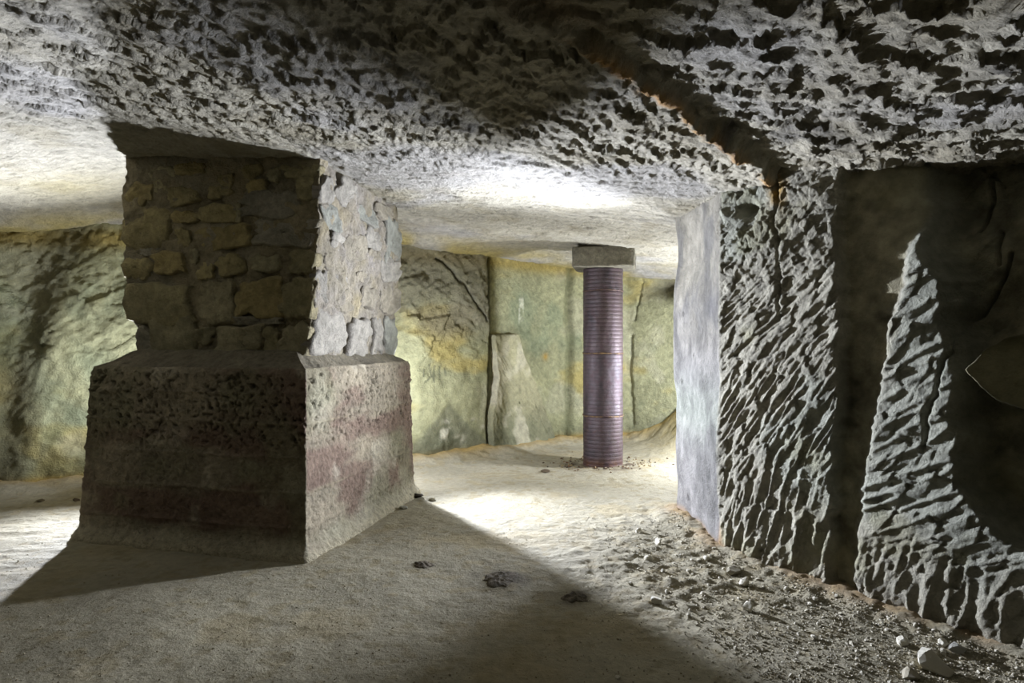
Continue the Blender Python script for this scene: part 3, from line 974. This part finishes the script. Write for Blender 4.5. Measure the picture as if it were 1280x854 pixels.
# stones measured on the photo: front face (x0,y0,x1,y1) within the face box, colour key
OCH = [(0.43, 0.38, 0.21), (0.40, 0.37, 0.23), (0.45, 0.38, 0.19), (0.37, 0.35, 0.24), (0.44, 0.41, 0.29)]
GREY = (0.36, 0.35, 0.31)
FRONT = [
    (245, 85, 340, 130, 2), (345, 135, 440, 215, 0), (475, 108, 540, 150, 0), (610, 112, 735, 165, 1), (150, 92, 235, 135, 3),
    (55, 140, 152, 215, 2), (212, 170, 322, 225, 0), (490, 162, 548, 205, 2), (655, 165, 720, 232, 1), (160, 130, 205, 175, 1), (560, 130, 600, 170, 3),
    (45, 235, 215, 362, 0), (232, 250, 312, 292, 2), (318, 238, 455, 292, 0), (470, 200, 655, 290, 9),
    (325, 308, 492, 385, 2), (238, 308, 285, 362, 0), (520, 292, 700, 382, 9), (118, 362, 178, 396, 9), (448, 240, 470, 300, 3),
    (50, 392, 150, 476, 0), (165, 385, 278, 456, 2), (388, 400, 472, 470, 0), (505, 390, 595, 462, 3), (622, 390, 715, 472, 1), (318, 430, 372, 482, 0), (285, 380, 320, 425, 3),
    (55, 490, 288, 630, 1), (322, 495, 452, 628, 4), (452, 485, 602, 608, 2), (602, 488, 708, 608, 1),
    (90, 642, 148, 756, 9), (150, 612, 300, 756, 3), (378, 640, 538, 752, 4), (598, 640, 694, 762, 4), (440, 610, 600, 638, 9), (310, 650, 372, 700, 3), (545, 650, 592, 720, 1),
]
lx = lambda y: np.interp(y, [85, 480, 560, 640, 760], [37, 48, 60, 85, 100])
rx = lambda y: np.interp(y, [110, 330, 480, 640, 770], [737, 715, 706, 692, 678])
zf = lambda y: ZB + (762 - y) / (762 - 92) * (2.86 - ZB)
k = 0
for (x0, y0, x1, y1, key) in FRONT:
    yc = (y0 + y1) / 2
    w = rx(yc) - lx(yc)
    f0, f1 = (x0 - lx(yc)) / w, (x1 - lx(yc)) / w
    col = GREY if key == 9 else OCH[key]
    stone(0, max(f0, 0.0), min(f1, 0.995), zf(y1), zf(y0), 0.014 if y0 > 470 else 0.008, col, 100 + k, 5.0 if y0 > 470 else 3.2)
    k += 1
PALE = [(0.38, 0.37, 0.355), (0.35, 0.325, 0.275), (0.34, 0.36, 0.345), (0.31, 0.285, 0.235)]
SIDE = [
    (695, 640, 812, 772, 0), (830, 652, 918, 782, 0), (922, 652, 955, 775, 0), (962, 652, 1012, 775, 2),
    (735, 150, 790, 235, 0), (795, 165, 870, 250, 0), (738, 245, 800, 340, 2), (860, 252, 935, 312, 2), (962, 300, 1020, 452, 2), (940, 250, 1000, 300, 1),
    (812, 350, 890, 442, 1), (742, 415, 795, 482, 3), (940, 440, 1012, 520, 0), (942, 525, 1004, 630, 1), (702, 480, 742, 622, 0), (782, 550, 835, 622, 3),
    (890, 330, 945, 400, 0), (892, 405, 938, 450, 3), (858, 480, 905, 522, 3), (760, 345, 806, 405, 0), (870, 540, 925, 610, 1), (760, 490, 820, 540, 0),
]
lx2 = lambda y: np.interp(y, [110, 330, 480, 640, 770], [737, 715, 706, 692, 685])
rx2 = lambda y: np.interp(y, [280, 640, 650, 780], [1023, 1000, 1014, 1010])
for (x0, y0, x1, y1, key) in SIDE:
    yc = (y0 + y1) / 2; xc = (x0 + x1) / 2
    w = rx2(yc) - lx2(yc)
    g0, g1 = (x0 - lx2(yc)) / w, (x1 - lx2(yc)) / w
    # the face recedes: picture fraction g -> true fraction f
    r = 6.06 / 4.64
    pf = lambda g: g / (g + (1 - g) * r)
    # height from the distance of that spot
    Yd = 4.64 + 1.45 * pf((g0 + g1) / 2)
    hz = lambda y: EYE + (CY - (170 + y / 2.847)) * Yd / FPX
    stone(1, max(pf(g0), 0.0), min(pf(g1), 0.99), max(hz(y1), 1.33), hz(y0), 0.014 if y0 > 630 else 0.004, PALE[key], 300 + k, 6.0 if y0 > 630 else 3.2)
    k += 1


# ------------------------------------------------------------------ iron column
CXY = (1.12, 7.88); CR = 0.243; CTOP = 2.40
column = bpy.data.objects.new('iron_column', None)
column.location = (CXY[0], CXY[1], fz(*CXY))
COL.objects.link(column)
tag(column, 'round ribbed rusty purple-brown column with a grey block on top', 'column', kind='thing')


def pipe_section(z0, z1, seed, dark):
    n = 96
    rib = 0.0475
    zs = np.arange(z0, z1 + 0.001, rib / 6)
    rows, cols = [], []
    th = np.linspace(0, 2 * PI, n, endpoint=False)
    for z in zs:
        ph = (z / rib) % 1.0
        g = -0.0035 * np.exp(-((ph - 0.5) / 0.13) ** 2)
        e = -0.006 * (math.exp(-((z - z0) / 0.008) ** 2) + math.exp(-((z - z1) / 0.008) ** 2))
        r = CR + g + e + 0.003 * fbm(th * 4, np.full(n, z * 8), seed, 2)
        rows.append(np.stack([r * np.cos(th), r * np.sin(th), np.full(n, z)], -1))
        c = np.empty((n, 3)); c[:] = (0.092, 0.074, 0.092)
        nn = fbm(np.cos(th) * 3 + 7, np.sin(th) * 3 + z * 3.0, seed + 1, 4)
        c = c * (1 + 0.9 * nn)[:, None] * dark
        c = mixc(c, (0.075, 0.045, 0.038), 0.5 * sstep(0.0, 0.3, fbm(np.cos(th) * 2, np.sin(th) * 2 + z * 2, seed + 5, 3)))
        if g < -0.002:
            c = c * 0.72
        c = mixc(c, (0.16, 0.07, 0.03), np.full(n, 0.8 * float(sstep(0.14, 0.0, np.array(z)))))
        cols.append(c)
    me = mesh_np('pipe_section', np.concatenate(rows), [grid_faces(len(zs), n, wrap=True)], np.concatenate(cols), M_IRON)
    return link('pipe_section', me, column)


def joint_ring(z, seed, ochre):
    n, m = 96, 6
    rows, cols = [], []
    th = np.linspace(0, 2 * PI, n, endpoint=False)
    for i in range(m):
        a = 2 * PI * i / m
        rr = 0.010 + 0.005 * fbm(th * 9, th * 0, seed, 2)
        r = CR - 0.001 + rr * math.cos(a)
        rows.append(np.stack([r * np.cos(th), r * np.sin(th), z + rr * math.sin(a) + 0.003 * np.sin(3 * th)], -1))
        c = np.empty((n, 3)); c[:] = (0.10, 0.06, 0.05)
        c = mixc(c, (0.42, 0.28, 0.12), 0.8 * ochre * sstep(-0.35, 0.05, fbm(th * 6, th * 0 + i, seed + 3, 3)))
        cols.append(c)
    f = grid_faces(m, n, wrap=True)
    lastr = np.stack([(m - 1) * n + np.arange(n), (m - 1) * n + (np.arange(n) + 1) % n, (np.arange(n) + 1) % n, np.arange(n)], -1)
    me = mesh_np('joint_ring', np.concatenate(rows), [f, lastr], np.concatenate(cols), M_IRON)
    return link('joint_ring', me, column)


ZJ = [-0.04, 0.60, 1.36, 2.12, CTOP]
for i in range(4):
    pipe_section(ZJ[i], ZJ[i + 1], 801 + 10 * i, [1.0, 0.95, 1.05, 0.95][i])
for i, och in ((1, 0.8), (2, 1.0), (3, 0.15)):
    joint_ring(ZJ[i], 851 + i, och)


def rough_box(name, sx, sy, sz, n, seed, colfn, mat, parent, amp=0.006, chip=0.0):
    bm = bmesh.new()
    bmesh.ops.create_cube(bm, size=1.0)
    bmesh.ops.subdivide_edges(bm, edges=bm.edges[:], cuts=n, use_grid_fill=True)
    co = np.array([v.co[:] for v in bm.verts])
    nrm = []
    P = co * np.array([sx, sy, sz])
    d = amp * np.stack([fbm(P[:, 1] * 12 + P[:, 0] * 7, P[:, 2] * 12 + P[:, 0] * 5, seed + q, 3) for q in range(3)], -1)
    P = P + d
    # worn edges
    e = (np.abs(co) > 0.49).sum(1)
    P = np.where((e >= 2)[:, None], P * (1 - 0.02 - chip * np.abs(fbm(P[:, 0] * 9, P[:, 1] * 9, seed + 9, 2)))[:, None], P)
    for v, p in zip(bm.verts, P):
        v.co = p
    me0 = bpy.data.meshes.new('tmp'); bm.to_mesh(me0); bm.free()
    fa = np.array([p.vertices[:] for p in me0.polygons])
    me = mesh_np(name, P, [fa], colfn(P), mat, smooth=False)
    bpy.data.meshes.remove(me0)
    return link(name, me, parent)


def cap_col(P):
    c = np.empty((len(P), 3)); c[:] = (0.23, 0.22, 0.185)
    return c * (1 + 0.3 * fbm(P[:, 0] * 6 + P[:, 1] * 4, P[:, 2] * 14, 861, 3))[:, None]


cap = rough_box('capital', 0.74, 0.62, 0.25, 16, 863, cap_col, M_CONC, column, 0.008, 0.04)
cap.location = (0.02, 0.0, CTOP + 0.115)
cap.rotation_euler = (0, 0, math.radians(-12))
cap['label'] = 'grey stone block capital'


# ------------------------------------------------------------------ loose things on the floor
def rock_mesh(name, seed, col, flat=0.7, sub=2):
    bm = bmesh.new()
    bmesh.ops.create_icosphere(bm, subdivisions=sub, radius=1.0)
    rnd = random.Random(seed)
    planes = [(Vector((rnd.gauss(0, 1), rnd.gauss(0, 1), rnd.gauss(0, 1))).normalized(), rnd.uniform(0.45, 0.8)) for _ in range(9)]
    for v in bm.verts:
        for n, dist in planes:
            t = v.co.dot(n)
            if t > dist:
                v.co -= n * (t - dist)
        v.co.z *= flat
    P = np.array([v.co[:] for v in bm.verts])
    P += 0.05 * np.stack([fbm(P[:, 0] * 3 + q, P[:, 1] * 3 + P[:, 2] * 3, seed + q, 2) for q in range(3)], -1)
    F = np.array([[v.index for v in f.verts] for f in bm.faces])
    bm.free()
    c = np.empty((len(P), 3)); c[:] = col
    c = c * (1 + 0.2 * fbm(P[:, 0] * 2, P[:, 1] * 2 + P[:, 2], seed, 2))[:, None]
    return mesh_np(name, P, [F], c, M_PEB, smooth=False)


WHITE = (0.95, 0.94, 0.90)


def rock(name, px, py, w_px, hgt, label, seed, col=WHITE, group=None, cat='stone', rot=None, long=1.0):
    x, y = floor_xy(px, py)
    z = fz(x, y)
    x, y = floor_xy(px, py, z)
    r = w_px * y / FPX / 2
    ob = link(name, rock_mesh(name, seed, col, 1.0))
    ob.scale = (r * 1.25 * long, r * 1.1, r * hgt * 1.3)
    ob.rotation_euler = (0, 0, rot if rot is not None else seed * 1.7)
    ob.location = (x, y, fz(x, y) + r * hgt * 0.55)
    tag(ob, label, cat, group)
    return ob


rock('limestone_chunk', 935, 764, 15, 0.9, 'round white stone with a long shadow on the bare floor before the right wall', 11)
rock('limestone_chunk', 1165, 838, 36, 0.8, 'largest pale stone lying at the bottom edge right of centre', 12, long=1.15, rot=-0.6)
rock('limestone_chunk', 1128, 805, 15, 0.9, 'white pointed stone just above the largest pale stone', 13)
rock('limestone_chunk', 1178, 800, 12, 0.9, 'upright white shard at the foot of the right wall', 14)
rock('limestone_chunk', 1198, 811, 22, 0.5, 'flat grey-blue stone at the foot of the right wall', 15, (0.45, 0.46, 0.47))
rock('limestone_chunk', 823, 681, 10, 1.0, 'bright white block of stone on the floor left of the pier', 16)
rock('limestone_chunk', 799, 665, 8, 0.9, 'small white stone farthest from the camera beside the pier', 17)
rock('limestone_chunk', 820, 753, 13, 0.7, 'white stone on the floor beside the edge of the shadow', 18)
rock('limestone_chunk', 917, 716, 24, 0.45, 'low rounded stone half buried below the corner of the pier', 19, (0.5, 0.48, 0.42))
rock('limestone_chunk', 929, 731, 12, 0.9, 'knobbly white stone between pier corner and wall foot', 20)
rock('limestone_chunk', 884, 699, 9, 0.8, 'small white stone closest to the corner of the pier', 21)
rock('limestone_chunk', 811, 700, 9, 1.0, 'small white stone below the bright white block', 22)
rock('limestone_chunk', 1138, 846, 30, 0.35, 'flat broken stone left of the largest pale stone', 23, (0.5, 0.48, 0.42))
rock('limestone_chunk', 505, 636, 12, 0.4, 'flat bluish stone on the fillet at the right foot of the plinth', 24, (0.5, 0.52, 0.52))
rock('limestone_chunk', 538, 625, 12, 0.5, 'pale stone chip next to the far corner of the plinth', 25, (0.42, 0.40, 0.32))
rock('dark_fragment', 521, 622, 15, 0.5, 'dark brown fragment lying at the far corner of the plinth', 26, (0.05, 0.04, 0.03), cat='fragment', rot=-0.6)
rock('dark_fragment', 95, 627, 10, 0.5, 'dark chip on the bright floor at the left end of the plinth', 27, (0.10, 0.08, 0.06), cat='fragment')
rock('dark_fragment', 50, 627, 9, 0.4, 'dark chip on the bright floor far left of the plinth', 28, (0.14, 0.12, 0.08), cat='fragment')
rock('dark_fragment', 681, 590, 13, 0.3, 'dark crumb of rust on the floor left of the ribbed column', 29, (0.12, 0.09, 0.06), cat='fragment')


# clumps of dark earth: low ragged mounds
def clump(px, py, w_px, d_px, label, seed):
    x, y = floor_xy(px, py)
    r = w_px * y / FPX / 2
    asp = (floor_xy(px, py - d_px / 2)[1] - floor_xy(px, py + d_px / 2)[1]) / 2
    V, C = [(0, 0, 0.013)], [(0.11, 0.10, 0.08)]
    n = 40
    rings = [0.2, 0.4, 0.6, 0.75, 0.9, 1.0, 1.06]
    for f in rings:
        th = np.linspace(0, 2 * PI, n, endpoint=False)
        q = f * (1 + 0.55 * fbm(np.cos(th) * 1.6 + seed, np.sin(th) * 1.6, seed, 3))
        X_, Y_ = q * r * np.cos(th), q * asp * np.sin(th)
        zz = 0.011 * (1 - f ** 2) * (1 + 1.2 * fbm(X_ * 40, Y_ * 40, seed + 3, 2)) + 0.004 * (f < 1) - 0.01 * (f > 1.0)
        zz = zz + np.array([fz(x + a, y + b) for a, b in zip(X_, Y_)]) - fz(x, y)
        V += list(zip(X_, Y_, zz))
        k = 1 + 0.6 * fbm(X_ * 50, Y_ * 50, seed + 5, 2)
        C += [(0.12 * a, 0.105 * a, 0.085 * a) for a in k]
    F4 = grid_faces(len(rings), n, wrap=True, base=1)
    F3 = np.array([[0, 1 + i, 1 + (i + 1) % n] for i in range(n)])
    me = mesh_np('earth_clump', np.array(V), [F4, F3], np.array(C), M_PEB, smooth=False)
    ob = link('earth_clump', me)
    ob.location = (x, y, fz(x, y))
    tag(ob, label, 'earth')


clump(627, 727, 44, 18, 'largest ragged clump of dark earth on the middle of the floor', 31)
clump(719, 747, 30, 13, 'dark earth clump to the right of the largest one', 32)
clump(529, 709, 22, 8, 'small dark earth clump nearest to the plinth', 33)

# pebbles along the right wall: individuals sharing a few meshes
rnd = random.Random(5)
PM = [rock_mesh('pebble', 60 + i, [(0.88, 0.86, 0.82), (0.66, 0.64, 0.58), (0.78, 0.77, 0.73)][i % 3], 0.8, 1) for i in range(6)]
Rw = np.array(RIGHT[2:7], float)


def wall_gap(x, y):
    return float(dist_poly(np.array([x]), np.array([y]), RIGHT[1:])[0])


def inside_right(x, y):
    """on the wall's own side of its face?"""
    if y > 4.56:
        return x > 1.40
    return x > np.interp(y, [0.3, 2.0, 3.0, 4.56], [3.2, 2.85, 2.41, 1.48]) - 0.10


def pebble_spot():
    while True:
        px = rnd.uniform(720, 1290); py = rnd.uniform(645, 860)
        x, y = floor_xy(px, py)
        if inside_right(x, y):
            continue
        g = wall_gap(x, y)
        e = 0.25 + 0.9 * math.exp(-g / 0.5)
        if py < 645 + (840 - px) * 0.9 and px < 840:
            e *= 0.35
        if (px - 960) < (py - 854) * 1.25 and px < 960:        # sparse on the swept floor
            e *= 0.12
        if rnd.random() < e:
            return x, y, g


for i in range(230):
    x, y, g = pebble_spot()
    r = rnd.choice([0.007, 0.008, 0.009, 0.011, 0.013, 0.017]) * rnd.uniform(0.8, 1.15)
    ob = link('pebble', PM[i % 6])
    ob.location = (x, y, fz(x, y) + r * 0.35)
    ob.scale = (r * rnd.uniform(0.9, 1.6), r * rnd.uniform(0.8, 1.2), r * rnd.uniform(0.7, 1.0))
    ob.rotation_euler = (rnd.uniform(-.3, .3), rnd.uniform(-.3, .3), rnd.uniform(0, 6.28))
    tone = ['bright white', 'buff', 'light grey'][i % 3]
    if y > 4.4:
        zone = 'beside the smooth side of the pier'
    elif y > 3.6:
        zone = 'below the first chiselled face of the wall' if g < 0.6 else 'on the open floor before the first chiselled face'
    elif y > 3.05:
        zone = 'at the foot of the wedge-shaped chiselled face' if g < 0.6 else 'on the open floor before the wedge-shaped face'
    else:
        zone = 'at the near end of the wall foot' if g < 0.6 else 'on the open floor nearest the camera'
    big = 'tiny' if r < 0.0105 else 'small'
    tag(ob, f'{big} {tone} pebble {zone}', 'pebble', f'{big} {tone} pebbles {zone}')


# finer gravel: past counting
def gravel(name, count, spot, rmin, rmax, cols, seed):
    rn = np.random.default_rng(seed)
    O = np.array([(1, 0, 0), (-1, 0, 0), (0, 1, 0), (0, -1, 0), (0, 0, 1), (0, 0, -1)], float)
    T = np.array([(0, 2, 4), (2, 1, 4), (1, 3, 4), (3, 0, 4), (2, 0, 5), (1, 2, 5), (3, 1, 5), (0, 3, 5)])
    xy = np.array([spot()[:2] for _ in range(count)])
    zz = floor_h(xy[:, 0], xy[:, 1])
    V, F, C = [], [], []
    r = rmin + (rmax - rmin) * rn.random(count) ** 2.5
    for i in range(count):
        a = rn.random() * 6.28
        v = O * (0.6 + 0.7 * rn.random((6, 1))) * np.array([1.2, 1.0, 0.75]) * r[i]
        v = v @ np.array([[math.cos(a), -math.sin(a), 0], [math.sin(a), math.cos(a), 0], [0, 0, 1]]) + rn.normal(0, 0.15 * r[i], (6, 3))
        V.append(v + np.array([xy[i, 0], xy[i, 1], zz[i] + r[i] * 0.3])); F.append(T + 6 * i)
        C.append(np.tile(np.array(cols[rn.integers(len(cols))]) * rn.uniform(0.8, 1.15), (6, 1)))
    ob = link(name, mesh_np(name, np.concatenate(V), [np.concatenate(F)], np.concatenate(C), M_PEB, smooth=False))
    return ob


g = gravel('gravel', 9000, pebble_spot, 0.002, 0.008, [(0.55, 0.53, 0.47), (0.45, 0.42, 0.34), (0.75, 0.73, 0.68)], 9)
tag(g, 'fine pale gravel strewn over the floor along the right wall', 'gravel', kind='stuff')


def grit_spot():
    while True:
        px = rnd.uniform(-20, 1100); py = rnd.uniform(560, 870)
        x, y = floor_xy(px, py)
        q = np.array([x, y]) - PC
        D = np.linalg.inv(np.stack([E1, E2], 1)) @ q
        if -0.02 < D[0] < PL1 + .02 and -0.02 < D[1] < PL2 + .02:
            continue
        if inside_right(x, y) or float(dist_poly(np.array([x]), np.array([y]), BACK)[0]) < 0.1 or y > 9.3:
            continue
        if rnd.random() < 3.0 / y:
            return x, y


g = gravel('grit', 2600, grit_spot, 0.002, 0.006, [(0.40, 0.36, 0.28), (0.34, 0.29, 0.20), (0.28, 0.24, 0.17), (0.5, 0.47, 0.4)], 10)
tag(g, 'brown and grey grit strewn thinly over the whole floor', 'grit', kind='stuff')


def rust_spot():
    a = rnd.uniform(0, 2 * PI); r = 0.25 + abs(rnd.gauss(0, 0.14))
    return CXY[0] + 1.5 * r * math.cos(a), CXY[1] + r * math.sin(a)


g = gravel('rust_flakes', 260, rust_spot, 0.005, 0.018, [(0.09, 0.06, 0.045), (0.16, 0.09, 0.05), (0.35, 0.28, 0.16)], 12)
tag(g, 'dark rust flakes lying round the foot of the ribbed column', 'rust', kind='stuff')
